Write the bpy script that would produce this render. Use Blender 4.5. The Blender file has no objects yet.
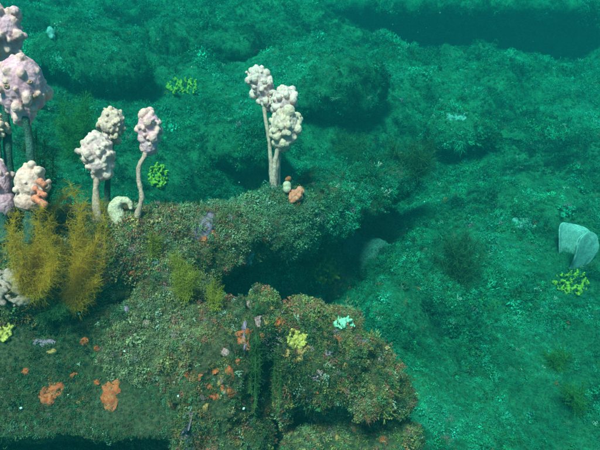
import bpy, bmesh, math, random
import numpy as np
from mathutils import Vector, Matrix, Quaternion
from mathutils.bvhtree import BVHTree

random.seed(7)
RNG = np.random.default_rng(7)
scene = bpy.context.scene
COL = scene.collection
R = math.radians

# ------------------------------------------------------------------ camera
CAM = np.array([0.0, 0.0, 0.95])
PITCH = 30.0
FPX = 520.0                                   # focal length in photograph pixels (600 wide)
cam_data = bpy.data.cameras.new('camera')
cam_data.sensor_width = 36.0
cam_data.lens = 36.0 * FPX / 600.0
cam_data.clip_start = 0.02
cam_data.clip_end = 200.0
cam = bpy.data.objects.new('camera', cam_data)
COL.objects.link(cam)
cam.location = CAM
cam.rotation_euler = (R(90 - PITCH), 0, 0)
scene.camera = cam
FWD = np.array([0, math.cos(R(PITCH)), -math.sin(R(PITCH))])
UPV = np.array([0, math.sin(R(PITCH)), math.cos(R(PITCH))])
RGT = np.array([1.0, 0, 0])

# ------------------------------------------------------------------ sky, sun, exposure
SUN_EL, SUN_AZ = 65.0, 206.0                  # azimuth clockwise from +Y
world = bpy.data.worlds.new('World')
scene.world = world
world.use_nodes = True
wn = world.node_tree.nodes
sky = wn.new('ShaderNodeTexSky')
sky.sky_type = 'NISHITA'
sky.sun_disc = False
sky.sun_elevation = R(SUN_EL)
sky.sun_rotation = R(SUN_AZ)
wn['Background'].inputs['Strength'].default_value = 0.085
world.node_tree.links.new(sky.outputs['Color'], wn['Background'].inputs['Color'])
sun_data = bpy.data.lights.new('sun', 'SUN')
sun_data.energy = 5.0
sun_data.angle = R(14)
sun_data.color = (1.0, 0.85, 0.68)
sun = bpy.data.objects.new('sun', sun_data)
COL.objects.link(sun)
sd = Vector((math.sin(R(SUN_AZ)) * math.cos(R(SUN_EL)), math.cos(R(SUN_AZ)) * math.cos(R(SUN_EL)), math.sin(R(SUN_EL))))
sun.rotation_euler = sd.to_track_quat('Z', 'Y').to_euler()
scene.view_settings.view_transform = 'Standard'
scene.view_settings.look = 'None'
scene.view_settings.gamma = 1.0
scene.view_settings.exposure = 1.3
scene.cycles.use_denoising = True
scene.cycles.max_bounces = 5
scene.cycles.diffuse_bounces = 3
scene.cycles.volume_bounces = 0
scene.cycles.transmission_bounces = 3
scene.cycles.sample_clamp_indirect = 4.0

# ------------------------------------------------------------------ helpers
def px(u, v, d):
    """photograph pixel + depth along the view axis (metres) -> world point"""
    return CAM + d * (FWD + RGT * ((u - 300) / FPX) - UPV * ((v - 225) / FPX))

def pxdir(u, v):
    return Vector(FWD + RGT * ((u - 300) / FPX) - UPV * ((v - 225) / FPX)).normalized()

def _hash(ix, iy, iz, seed):
    h = (ix * 374761393 + iy * 668265263 + iz * 2147483647 + seed * 1274126177) & 0xFFFFFFFF
    h = ((h ^ (h >> 13)) * 1274126177) & 0xFFFFFFFF
    h = ((h ^ (h >> 16)) * 2246822519) & 0xFFFFFFFF
    return ((h ^ (h >> 15)) & 0xFFFFFF) / float(0xFFFFFF)

def vnoise(p, seed=0):
    """value noise in -1..1 for an (n,3) array"""
    p = np.asarray(p, float)
    i = np.floor(p).astype(np.int64)
    f = p - i
    f = f * f * f * (f * (f * 6 - 15) + 10)
    out = 0
    for dx in (0, 1):
        wx = f[:, 0] if dx else 1 - f[:, 0]
        for dy in (0, 1):
            wy = f[:, 1] if dy else 1 - f[:, 1]
            for dz in (0, 1):
                wz = f[:, 2] if dz else 1 - f[:, 2]
                out = out + wx * wy * wz * _hash(i[:, 0] + dx, i[:, 1] + dy, i[:, 2] + dz, seed)
    return out * 2 - 1

ROT = np.array([[0.36, 0.48, -0.8], [-0.8, 0.6, 0.0], [0.48, 0.64, 0.6]])
def fbm(p, freq, octaves=4, seed=0, gain=0.5, ridged=False):
    q = np.asarray(p, float) * freq
    a, s, tot = 1.0, 0.0, 0.0
    for o in range(octaves):
        n = vnoise(q, seed + o)
        if ridged:
            n = 1 - 2 * np.abs(n)
        s = s + a * n
        tot += a
        a *= gain
        q = q @ ROT.T * 2.03 + 7.3
    return s / tot

def mesh_obj(name, verts, faces, mat=None, parent=None, smooth=True):
    me = bpy.data.meshes.new(name)
    me.from_pydata([tuple(v) for v in verts], [], [tuple(f) for f in faces])
    if smooth:
        me.shade_smooth()
    if mat:
        me.materials.append(mat)
    o = bpy.data.objects.new(name, me)
    COL.objects.link(o)
    o.parent = parent
    return o

def tag(o, label=None, cat=None, group=None, kind=None):
    if label: o['label'] = label
    if cat: o['category'] = cat
    if group: o['group'] = group
    if kind: o['kind'] = kind
    return o

def empty(name, loc, label, cat, group=None):
    o = bpy.data.objects.new(name, None)
    o.empty_display_size = 0.03
    COL.objects.link(o)
    o.location = tuple(loc)
    return tag(o, label, cat, group)

def get_co(me):
    a = np.empty(len(me.vertices) * 3)
    me.vertices.foreach_get('co', a)
    return a.reshape(-1, 3)

def get_no(me):
    a = np.empty(len(me.vertices) * 3)
    me.vertices.foreach_get('normal', a)
    return a.reshape(-1, 3)

def set_co(me, a):
    me.vertices.foreach_set('co', np.ascontiguousarray(a, dtype=np.float32).ravel())
    me.update()

def blob(parts, voxel, smooth=4, sub=2):
    """Union of ellipsoids / rounded boxes fused into one skin. parts: (centre, radii, rotation matrix or None, kind)"""
    bm = bmesh.new()
    for pt in parts:
        c, r, rot, kind = (list(pt) + [None, 'ball'])[:4] if len(pt) < 4 else pt
        if np.isscalar(r): r = (r, r, r)
        m = Matrix.Translation(Vector(tuple(c))) @ (rot.to_4x4() if rot else Matrix.Identity(4)) @ Matrix.Diagonal((*[float(q) for q in r], 1))
        if kind == 'box':
            res = bmesh.ops.create_cube(bm, size=2.0, matrix=m)
        else:
            bmesh.ops.create_icosphere(bm, subdivisions=sub if max(r) < voxel * 25 else 3, radius=1.0, matrix=m)
    me = bpy.data.meshes.new('tmp')
    bm.to_mesh(me); bm.free()
    o = bpy.data.objects.new('tmp', me)
    COL.objects.link(o)
    rm = o.modifiers.new('r', 'REMESH'); rm.mode = 'VOXEL'; rm.voxel_size = voxel
    sm = o.modifiers.new('s', 'SMOOTH'); sm.iterations = smooth; sm.factor = 0.5
    dg = bpy.context.evaluated_depsgraph_get()
    out = bpy.data.meshes.new_from_object(o.evaluated_get(dg))
    bpy.data.objects.remove(o)
    bpy.data.meshes.remove(me)
    return out

# ------------------------------------------------------------------ materials
def new_mat(name):
    m = bpy.data.materials.new(name)
    m.use_nodes = True
    nt = m.node_tree
    b = nt.nodes['Principled BSDF']
    b.inputs['Roughness'].default_value = 0.8
    b.inputs['Specular IOR Level'].default_value = 0.2
    return m, nt, b

def N(nt, t, **kw):
    n = nt.nodes.new(t)
    for k, v in kw.items():
        if k in n.inputs: n.inputs[k].default_value = v
        else: setattr(n, k, v)
    return n

def ramp(nt, fac, stops):
    r = nt.nodes.new('ShaderNodeValToRGB')
    el = r.color_ramp.elements
    while len(el) < len(stops): el.new(0.5)
    for e, (p, c) in zip(el, stops):
        e.position = p; e.color = (*c, 1)
    nt.links.new(fac, r.inputs['Fac'])
    return r.outputs['Color']

def mixc(nt, fac, a, b, mode='MIX'):
    m = nt.nodes.new('ShaderNodeMix'); m.data_type = 'RGBA'; m.blend_type = mode
    for s, v in ((m.inputs['Factor'], fac), (m.inputs['A'], a), (m.inputs['B'], b)):
        if hasattr(v, 'is_output'): nt.links.new(v, s)
        elif isinstance(v, tuple): s.default_value = (*v, 1)
        else: s.default_value = v
    return m.outputs['Result']

def noise(nt, scale, detail=4, rough=0.6, vec=None, kind='ShaderNodeTexNoise'):
    n = nt.nodes.new(kind)
    n.inputs['Scale'].default_value = scale
    if 'Detail' in n.inputs: n.inputs['Detail'].default_value = detail
    if 'Roughness' in n.inputs: n.inputs['Roughness'].default_value = rough
    tc = nt.nodes.new('ShaderNodeTexCoord')
    nt.links.new(tc.outputs['Object'], n.inputs['Vector'])
    return n.outputs['Fac'] if kind == 'ShaderNodeTexNoise' else n.outputs['Distance']

def bump(nt, bsdf, h, strength=0.5, dist=0.004):
    b = nt.nodes.new('ShaderNodeBump')
    b.inputs['Strength'].default_value = strength
    b.inputs['Distance'].default_value = dist
    nt.links.new(h, b.inputs['Height'])
    nt.links.new(b.outputs['Normal'], bsdf.inputs['Normal'])

def rock_mat(name, stops, seedshift=0.0):
    m, nt, b = new_mat(name)
    n1 = noise(nt, 9.0, 6, 0.65)
    n2 = noise(nt, 160.0, 6, 0.75)
    c1 = ramp(nt, n1, stops)
    c2 = ramp(nt, n2, [(0.34, (0.25, 0.25, 0.25)), (0.66, (1.6, 1.6, 1.6))])
    nt.links.new(mixc(nt, 1.0, c1, c2, 'MULTIPLY'), b.inputs['Base Color'])
    b.inputs['Roughness'].default_value = 0.95
    bump(nt, b, n2, 1.0, 0.014)
    return m

M_ROCK = rock_mat('algae_covered_rock', [(0.28, (0.035, 0.05, 0.026)), (0.45, (0.10, 0.08, 0.035)), (0.58, (0.16, 0.10, 0.055)), (0.72, (0.17, 0.13, 0.085))])
M_BARE = rock_mat('bare_silty_rock', [(0.3, (0.05, 0.10, 0.09)), (0.5, (0.08, 0.14, 0.12)), (0.7, (0.12, 0.18, 0.16))])
M_BED = rock_mat('turf_covered_seabed', [(0.28, (0.010, 0.065, 0.030)), (0.5, (0.022, 0.13, 0.058)), (0.72, (0.05, 0.20, 0.095))])

def tinted_mat(name, transl=0.25, rough=0.85):
    """algae: colour comes from each tuft's own tint"""
    m, nt, b = new_mat(name)
    at = N(nt, 'ShaderNodeAttribute', attribute_name='tint', attribute_type='INSTANCER')
    n = noise(nt, 1.7, 2, 0.6)
    c = mixc(nt, 1.0, at.outputs['Color'], ramp(nt, n, [(0.3, (0.6, 0.6, 0.6)), (0.7, (1.4, 1.4, 1.4))]), 'MULTIPLY')
    nt.links.new(c, b.inputs['Base Color'])
    b.inputs['Roughness'].default_value = rough
    t = N(nt, 'ShaderNodeBsdfTranslucent')
    nt.links.new(c, t.inputs['Color'])
    mx = N(nt, 'ShaderNodeMixShader'); mx.inputs[0].default_value = transl
    nt.links.new(b.outputs[0], mx.inputs[1]); nt.links.new(t.outputs[0], mx.inputs[2])
    nt.links.new(mx.outputs[0], nt.nodes['Material Output'].inputs['Surface'])
    return m
M_TURF = tinted_mat('turf_algae')

def weed_mat(name, c_lo, c_hi, transl=0.45, scale=40):
    m, nt, b = new_mat(name)
    c = ramp(nt, noise(nt, scale, 3), [(0.3, c_lo), (0.7, c_hi)])
    nt.links.new(c, b.inputs['Base Color'])
    t = N(nt, 'ShaderNodeBsdfTranslucent'); nt.links.new(c, t.inputs['Color'])
    mx = N(nt, 'ShaderNodeMixShader'); mx.inputs[0].default_value = transl
    nt.links.new(b.outputs[0], mx.inputs[1]); nt.links.new(t.outputs[0], mx.inputs[2])
    nt.links.new(mx.outputs[0], nt.nodes['Material Output'].inputs['Surface'])
    return m
M_WEED_OCHRE = weed_mat('ochre_weed', (0.58, 0.25, 0.010), (0.84, 0.43, 0.03), .65)
M_WEED_OLIVE = weed_mat('olive_weed', (0.20, 0.14, 0.012), (0.44, 0.30, 0.03))
M_WEED_GREEN = weed_mat('green_weed', (0.03, 0.10, 0.015), (0.08, 0.21, 0.03))
M_WEED_DARK = weed_mat('dark_green_weed', (0.02, 0.05, 0.018), (0.055, 0.12, 0.045))
M_WEED_MOSS = weed_mat('moss_green_weed', (0.035, 0.075, 0.02), (0.10, 0.16, 0.05))

def flesh_mat(name, c_lo, c_hi, scale=60, bstr=0.5, bdist=0.002, rough=0.65, tipcol=None, fine=300):
    m, nt, b = new_mat(name)
    c = ramp(nt, noise(nt, scale, 4), [(0.32, c_lo), (0.68, c_hi)])
    if not tipcol:
        bl = ramp(nt, noise(nt, 150, 4, .7), [(0.46, (0, 0, 0)), (0.60, (1, 1, 1))])
        c = mixc(nt, mixc(nt, 1.0, bl, (0.6, 0.6, 0.6), 'MULTIPLY'), c, mixc(nt, 0.65, c, (0.07, 0.08, 0.05)))
        c = mixc(nt, 0.8, c, ramp(nt, noise(nt, 420, 3, .7), [(0.30, (0.35, 0.35, 0.35)), (0.55, (1.05, 1.05, 1.05))]), 'MULTIPLY')
    if tipcol:
        at = N(nt, 'ShaderNodeAttribute', attribute_name='tip')
        c = mixc(nt, at.outputs['Fac'], c, tipcol)
        c = mixc(nt, 0.38, c, ramp(nt, noise(nt, 190, 3), [(0.36, (0.42, 0.38, 0.42)), (0.58, (1.1, 1.1, 1.1))]), 'MULTIPLY')
    if tipcol:
        vo = noise(nt, 420, kind='ShaderNodeTexVoronoi')
        c = mixc(nt, 0.6, c, ramp(nt, vo, [(0.10, (0.45, 0.36, 0.36)), (0.32, (1.0, 1.0, 1.0))]), 'MULTIPLY')
        silt = ramp(nt, noise(nt, 28, 4, .65), [(0.52, (0, 0, 0)), (0.74, (.32, .32, .32))])
        c = mixc(nt, silt, c, (0.17, 0.15, 0.10))
        b.inputs['Subsurface Weight'].default_value = 0.25
        b.inputs['Subsurface Radius'].default_value = (1.0, 0.45, 0.4)
        b.inputs['Subsurface Scale'].default_value = 0.006
    nt.links.new(c, b.inputs['Base Color'])
    b.inputs['Roughness'].default_value = rough
    bump(nt, b, noise(nt, fine, 3), bstr, bdist)
    return m
M_TULIP = flesh_mat('sea_tulip_skin', (0.60, 0.17, 0.24), (0.84, 0.31, 0.38), 45, tipcol=(0.88, 0.35, 0.27))
M_TULIP_PALE = flesh_mat('pale_sea_tulip_skin', (0.62, 0.22, 0.25), (0.86, 0.36, 0.37), 55, tipcol=(0.90, 0.41, 0.34))
M_TULIP_TAN = flesh_mat('tan_sea_tulip_skin', (0.54, 0.20, 0.19), (0.78, 0.33, 0.30), 55, tipcol=(0.86, 0.37, 0.26))
M_TULIP_SALMON = flesh_mat('salmon_sea_tulip_skin', (0.66, 0.19, 0.17), (0.88, 0.35, 0.32), 50, tipcol=(0.90, 0.42, 0.36))
M_STALK = flesh_mat('pale_stalk', (0.46, 0.16, 0.14), (0.70, 0.29, 0.25), 70)
M_STALK_DARK = flesh_mat('weedy_stalk', (0.012, 0.035, 0.03), (0.05, 0.09, 0.075), 50, 0.9, 0.004)
M_SIPHON = flesh_mat('siphon_flesh', (0.50, 0.15, 0.12), (0.70, 0.23, 0.18), 90)
M_CREAM = flesh_mat('cream_sponge', (0.56, 0.27, 0.20), (0.78, 0.42, 0.33), 80)
M_GREY = flesh_mat('grey_pink_ascidian', (0.34, 0.12, 0.11), (0.52, 0.21, 0.19), 60)
M_ORANGE = flesh_mat('orange_sponge', (0.40, 0.04, 0.012), (0.62, 0.085, 0.022), 80)
M_ORANGE_DULL = flesh_mat('dull_orange_sponge', (0.36, 0.12, 0.04), (0.55, 0.20, 0.07), 80)
M_SALMON = flesh_mat('salmon_sponge', (0.80, 0.11, 0.07), (0.92, 0.19, 0.12), 80)
M_PINK = flesh_mat('pink_crust', (0.36, 0.11, 0.12), (0.52, 0.19, 0.20), 90)
M_PURPLE = flesh_mat('purple_crust', (0.20, 0.07, 0.13), (0.34, 0.14, 0.22), 90)
M_YELLOW = flesh_mat('yellow_sponge', (0.46, 0.23, 0.04), (0.68, 0.38, 0.09), 70)
M_LIME = flesh_mat('lime_sponge', (0.20, 0.22, 0.01), (0.36, 0.36, 0.02), 60)
M_MINT = flesh_mat('mint_sponge', (0.22, 0.42, 0.28), (0.36, 0.58, 0.40), 60)
M_WHITE = flesh_mat('white_sponge', (0.16, 0.22, 0.21), (0.30, 0.35, 0.33), 50, 0.5, 0.003)
M_BLUE = flesh_mat('pale_blue_sponge', (0.09, 0.18, 0.16), (0.18, 0.28, 0.26), 60)
M_SHELL = flesh_mat('white_shell', (0.65, 0.62, 0.55), (0.8, 0.78, 0.74), 120)

# ------------------------------------------------------------------ seabed terrain (thin plate spline through surveyed points)
CTRL_PX = [(600, 450, 1.38), (450, 450, 1.32), (600, 350, 1.62), (450, 350, 1.56), (380, 330, 1.52), (600, 260, 1.88),
           (480, 260, 1.93), (410, 270, 1.80), (600, 180, 2.3), (500, 190, 2.30), (450, 205, 2.22), (600, 130, 2.75),
           (500, 130, 2.85), (430, 110, 2.95), (600, 66, 3.75), (520, 60, 3.7), (450, 55, 3.6), (360, 40, 3.6),
           (398, 215, 2.55), (425, 185, 2.62), (345, 262, 2.25), (290, 285, 2.35), (240, 280, 2.2), (200, 185, 2.15), (150, 125, 2.5), (60, 110, 2.35),
           (20, 40, 2.8), (150, 35, 3.2), (300, 65, 3.05), (255, 130, 2.5), (350, 95, 2.85), (150, -10, 3.8), (290, 0, 3.7)]
ctrl = [px(*c) for c in CTRL_PX]
ctrl += [np.array(p, float) for p in [
    (0.4, 4.4, 0.35), (1.2, 4.5, 0.15), (2.2, 4.5, 0.12), (3.4, 4.4, 0.15),
    (0.8, 5.5, 0.15), (1.6, 5.6, 0.3), (2.8, 5.6, 0.45), (0.3, 6.6, 0.6), (2.4, 7.2, 0.8), (5.0, 6.0, 0.6), (-1.2, 4.6, 0.7), (-2.6, 5.2, 0.75), (-2, 7, 0.85), (0, 8.5, 0.8), (4, 8.5, 0.8), (-4, 8, 0.9),
    (-1.9, 1.6, 0.3), (-2.6, 3, 0.55), (-4.5, 1.5, 0.6), (-4.5, 4.5, .8), (-2.2, 0.2, 0.1), (3.2, 1.2, -0.1), (3.6, 2.6, 0.05), (5.5, 1.0, 0.2), (5.5, 3.5, 0.3),
    (-0.7, 0.45, -0.15), (0, 0.45, -0.28), (0.8, 0.3, -0.3), (2, 0.2, -0.22), (-0.55, 1.0, 0.0), (-0.1, 0.95, -0.2), (0, -1.2, -0.3), (-3, -1.2, 0.1), (3, -1.2, -0.1), (5.5, -1.2, 0.1), (-4.5, -1.2, 0.3)]]
ctrl = np.array(ctrl)
def tps_fit(c, lam=0.002):
    n = len(c)
    d = np.linalg.norm(c[:, None, :2] - c[None, :, :2], axis=2)
    K = np.where(d > 0, d * d * np.log(np.maximum(d, 1e-9)), 0) + lam * np.eye(n)
    Pm = np.c_[np.ones(n), c[:, :2]]
    A = np.block([[K, Pm], [Pm.T, np.zeros((3, 3))]])
    return np.linalg.solve(A, np.r_[c[:, 2], 0, 0, 0])
W = tps_fit(ctrl)
def tps(xy):
    out = np.empty(len(xy))
    for i in range(0, len(xy), 20000):
        q = xy[i:i + 20000]
        d = np.linalg.norm(q[:, None] - ctrl[None, :, :2], axis=2)
        K = np.where(d > 0, d * d * np.log(np.maximum(d, 1e-9)), 0)
        out[i:i + 20000] = K @ W[:-3] + W[-3] + q @ W[-2:]
    return out

def seabed_mesh():
    s = np.linspace(-1, 1, 420)
    xs = 0.6 + 5.2 * (0.45 * s + 0.55 * s ** 3)                      # finer where the camera looks
    t = np.linspace(0, 1, 420)
    ys = -1.1 + 9.8 * (0.35 * t + 0.65 * (0.22 + (t - 0.22)) ** 1.9)
    X, Y = np.meshgrid(xs, ys)
    xy = np.c_[X.ravel(), Y.ravel()]
    z = tps(xy)
    # the gully behind the far lip
    lip = np.array([px(300, -6, 3.75), px(345, 22, 3.6), px(440, 46, 3.65), px(520, 50, 3.85), px(600, 54, 4.0)])
    yl = np.interp(xy[:, 0], np.r_[lip[:, 0], 4.5], np.r_[lip[:, 1], lip[-1, 1] + .1])
    ss_ = lambda a, b, q: (lambda w: w * w * (3 - 2 * w))(np.clip((q - a) / (b - a), 0, 1))
    dy = xy[:, 1] - yl + .05 * vnoise(np.c_[xy * 5, 0 * z])
    gul = ss_(0, .22, dy) * (1 - ss_(.8, 1.5, dy)) * ss_(lip[0, 0] - .3, lip[0, 0] + .15, xy[:, 0])
    p = np.c_[xy, z * 0.6]
    big = fbm(p, 1.6, 3, 11) * 0.07
    mid = fbm(p, 5.5, 4, 21, 0.55) * 0.05
    led = fbm(p * [1.0, 1.0, 2.5], 2.8, 3, 31, ridged=True) * 0.05
    fine = fbm(p, 20, 4, 41, .6) * 0.024
    dist = np.clip(np.hypot(xy[:, 0], xy[:, 1]) / 2.2, 0.45, 1.1)
    calm = 1 - .75 * np.clip((xy[:, 0] - .25) / .3, 0, 1) * np.clip((3.4 - xy[:, 1]) / .5, 0, 1)      # the open rock face on the right is smoother
    ax_, pr = (xy[:, 0] + xy[:, 1]) * .707, (xy[:, 0] - xy[:, 1]) * .707      # bedding runs back to the right
    bed = fbm(np.c_[pr * 1.0, ax_ * .22, 0 * ax_], 5.5, 3, 61, .5, True)
    z = z - gul * .75 + 0.055 * bed * np.clip((xy[:, 0] - .2) / .3, 0, 1)
    z = z + (big + mid + led) * dist * calm + fine * (.4 + .6 * calm)
    n = len(xs)
    idx = np.arange(n * len(ys)).reshape(len(ys), n)
    f = np.stack([idx[:-1, :-1], idx[:-1, 1:], idx[1:, 1:], idx[1:, :-1]], -1).reshape(-1, 4)
    return np.c_[xy, z], f
bv, bf = seabed_mesh()
seabed = mesh_obj('seabed', bv, bf, M_BED)
tag(seabed, 'green algae covered rocky seabed sloping away around the boulders', 'seabed', kind='structure')

# ------------------------------------------------------------------ rocks
SURF = []                                     # (object) everything that carries growth
def rock(parts, voxel, label, amp=(0.03, 0.012), freq=(6, 26), seed=0, mat=None, smooth=6, group=None):
    me = blob(parts, voxel, smooth)
    co, no = get_co(me), get_no(me)
    d = fbm(co, freq[0], 4, 100 + seed, 0.55) * amp[0] + fbm(co, freq[1], 3, 200 + seed) * amp[1]
    co = co + no * d[:, None]
    base = np.array([co[:, 0].mean(), co[:, 1].mean(), co[:, 2].min()])
    set_co(me, co - base)
    me.shade_smooth()
    me.materials.clear(); me.materials.append(mat or M_ROCK)
    o = bpy.data.objects.new('rock', me)
    COL.objects.link(o)
    o.location = tuple(base)
    tag(o, label, 'rock', group)
    SURF.append(o)
    return o

def rz(a, b=0, c=0):
    return (Matrix.Rotation(R(a), 3, 'Z') @ Matrix.Rotation(R(b), 3, 'X') @ Matrix.Rotation(R(c), 3, 'Y'))

# the long ridge that carries the sea tulips, running back to the right
ridge_pts = [(40, 275, 1.10, 0.13), (110, 268, 1.13, 0.12), (165, 252, 1.18, 0.105), (215, 244, 1.27, 0.095), (262, 226, 1.40, 0.088),
             (305, 212, 1.56, 0.095), (345, 197, 1.75, 0.10), (380, 184, 1.95, 0.095), (402, 174, 2.12, 0.08)]
parts = []
for a, b in zip(ridge_pts[:-1], ridge_pts[1:]):
    for t in (0, 0.33, 0.67):
        q = [a[i] * (1 - t) + b[i] * t for i in range(4)]
        parts.append((px(*q[:3]), (q[3] * 1.1, q[3] * 1.1, q[3])))
for (u, v, d_, a_, b_) in ((200, 318, 1.48, .13, .16), (238, 302, 1.60, .13, .17), (280, 286, 1.72, .13, .18), (318, 272, 1.86, .13, .18), (352, 258, 2.02, .12, .16), (384, 236, 2.16, .11, .13)):
    parts.append((px(u, v, d_), (a_, a_, b_)))
parts.append((px(20, 320, 1.22), (0.2, 0.16, 0.16)))
parts.append((px(130, 330, 1.2), (0.16, 0.14, 0.14)))
ridge = rock(parts, 0.009, 'long narrow rock ridge with sea tulips standing along its crest', (0.045, 0.016), (6.5, 24), 1)
# sloping slab at lower left
parts = [(px(40, 374, 0.99), (0.30, 0.118, 0.05), rz(3, 33, 4), 'box'), (px(-70, 366, 1.02), (0.25, 0.125, 0.05), rz(0, 30, 2), 'box'), (px(140, 376, 1.02), (0.10, 0.105, 0.045), rz(0, 34, 0), 'box')]
slab = rock(parts, 0.008, 'smooth sloping rock slab with red-orange blotches', (0.018, 0.008), (7, 30), 2)
# rock below the slab edge
parts = [(px(40, 500, 1.2), (0.5, 0.14, 0.06), rz(0, 10), 'box'), (px(185, 470, 1.06), (0.08, 0.08, 0.06))]
rock(parts, 0.01, 'dark low rock beneath the edge of the sloping slab', (0.02, 0.01), (7, 25), 3)
# left lobe of the front boulder
parts = [(px(160, 352, 1.04), (0.10, 0.11, 0.10)), (px(200, 362, 1.0), (0.08, 0.10, 0.10)), (px(222, 338, 0.985), (0.045, 0.07, 0.07)), (px(212, 425, 0.99), (0.065, 0.07, 0.10)),
         (px(232, 385, 0.96), (0.026, 0.05, 0.11)), (px(165, 312, 1.10), (0.11, 0.10, 0.09)), (px(240, 318, 0.98), (0.022, 0.04, 0.035)),
         (px(252, 365, 0.965), (0.010, 0.02, 0.10)), (px(256, 330, 0.975), (0.014, 0.03, 0.035)), (px(260, 310, 1.01), (0.032, 0.05, 0.030)), (px(250, 420, 0.985), (0.014, 0.03, 0.09)), (px(258, 350, 0.985), (0.010, 0.03, 0.06)), (px(244, 400, 0.97), (0.012, 0.03, 0.08))]
lobe_a = rock(parts, 0.0065, 'rough boulder left of the vertical crack, freckled with bright orange', (0.038, 0.016), (11, 36), 4)
# right lobe: domed top, flat underside
parts = [(px(322, 356, 1.0), (0.088, 0.105, 0.068)), (px(362, 376, 1.02), (0.068, 0.09, 0.048)), (px(305, 340, 1.0), (0.06, 0.09, 0.055)), (px(393, 394, 1.05), (0.042, 0.06, 0.032)),
         (px(287, 362, 0.97), (0.028, 0.05, 0.065)), (px(280, 335, 0.985), (0.022, 0.05, 0.045)), (px(318, 345, 1.08), (0.10, 0.10, 0.07)), (px(325, 378, 0.955), (0.07, 0.045, 0.032)), (px(370, 386, 0.99), (0.05, 0.045, 0.026)),
         (px(283, 400, 0.985), (0.010, 0.025, 0.09)), (px(322, 372, 1.12), (0.10, 0.08, 0.10))]
lobe_b = rock(parts, 0.0065, 'domed boulder right of the vertical crack with a pale yellow sponge', (0.036, 0.015), (11, 34), 5)
# rock inside / behind the crack and beneath the overhang
parts = [(px(268, 410, 1.16), (0.07, 0.05, 0.16)), (px(265, 395, 1.02), (0.005, 0.02, 0.11))]
rock(parts, 0.0055, 'narrow dark rock wedge inside the vertical crack', (0.012, 0.006), (14, 44), 6)
parts = [(px(345, 456, 1.06), (0.11, 0.075, 0.055)), (px(392, 442, 1.08), (0.06, 0.07, 0.045)), (px(300, 462, 1.04), (0.045, 0.06, 0.05))]
rock_low = rock(parts, 0.0075, 'low rock under the overhang of the domed boulder', (0.025, 0.012), (10, 32), 7)
# rocks around the hollow
parts = [(px(372, 258, 1.84), (0.085, 0.09, 0.085)), (px(345, 245, 1.88), (0.08, 0.08, 0.05))]
rock(parts, 0.012, 'bare rounded bluish rock in the dark hollow behind the ridge', (0.02, 0.008), (7, 25), 8, M_BARE)
parts = [(px(395, 275, 1.78), (0.10, 0.12, 0.10)), (px(425, 300, 1.72), (0.13, 0.12, 0.09))]
rock(parts, 0.010, 'low turf covered rock at the right lip of the dark hollow', (0.03, 0.012), (7, 25), 9, M_BED)
# outcrops in the background
BACK = [(335, 88, 2.75, (0.30, 0.22, 0.16), 'green outcrop overhanging a dark recess behind the ridge end'),
        (88, 55, 2.6, (0.26, 0.2, 0.15), 'mossy outcrop with a dark bush behind the largest sea tulip'),
        (200, 45, 3.1, (0.42, 0.2, 0.14), 'broad rounded green outcrop above the bright lime sponge'),
        (455, 124, 2.65, (0.16, 0.15, 0.08), 'small outcrop carrying pale patches above the sloping green rock face'),
        (575, 132, 2.75, (0.34, 0.2, 0.05), 'broad pale green rock slab on the open slope'),
        (500, 2, 4.5, (2.0, 0.5, 0.16), 'far rock ledge hanging over the dark gully'),
        (120, 150, 2.25, (0.24, 0.16, 0.11), 'dark green outcrop behind the middle sea tulips'),
        (240, 150, 2.3, (0.2, 0.15, 0.09), 'shadowed outcrop behind the ridge crest')]
for k, (u, v, d, r, lab) in enumerate(BACK):
    c = px(u, v, d)
    turn = 25 if r[0] < 1 else 3
    ps = [(c, r, rz(random.uniform(-turn, turn), random.uniform(-8, 8)))]
    for j in range(3):
        ps.append((c + np.array([random.uniform(-.8, .8) * r[0], random.uniform(-.5, .5) * r[1], random.uniform(-.6, .2) * r[2]]), tuple(q * random.uniform(.5, .7) for q in r)))
    rock(ps, 0.018, lab, (0.07, 0.025), (4, 14), 20 + k, M_BED, 4)

# ------------------------------------------------------------------ one search tree over every growth surface
SURF.append(seabed)
allv, allf, owner = [], [], []
off = 0
for k, o in enumerate(SURF):
    co = get_co(o.data) + np.array(o.location)
    allv.append(co)
    for p in o.data.polygons:
        allf.append([i + off for i in p.vertices]); owner.append(k)
    off += len(co)
ALLV = np.vstack(allv)
TREE = BVHTree.FromPolygons([Vector(v) for v in ALLV], allf)
def hit(u, v):
    """first solid surface seen through a photograph pixel: point, normal"""
    loc, no, i, d = TREE.ray_cast(Vector(CAM), pxdir(u, v))
    return np.array(loc), np.array(no), owner[i]
def mpp(p):
    """metres per photograph pixel at a point"""
    return float(np.dot(np.asarray(p) - CAM, FWD)) / FPX
def at_height(u, v, base):
    """point on the pixel's ray at the same depth as a foot point"""
    return px(u, v, float(np.dot(np.asarray(base) - CAM, FWD)))

# ------------------------------------------------------------------ animals and weeds
def spline(pts, n):
    """Catmull-Rom through pts (k,dim) -> (n,dim)"""
    P = np.array(pts, float)
    P = np.vstack([2 * P[0] - P[1], P, 2 * P[-1] - P[-2]])
    out = []
    k = len(P) - 3
    for s in np.linspace(0, k - 1e-6, n):
        i = int(s); t = s - i
        a, b, c, d = P[i], P[i + 1], P[i + 2], P[i + 3]
        out.append(.5 * ((2 * b) + (c - a) * t + (2 * a - 5 * b + 4 * c - d) * t * t + (3 * b - a - 3 * c + d) * t ** 3))
    return np.array(out)

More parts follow.
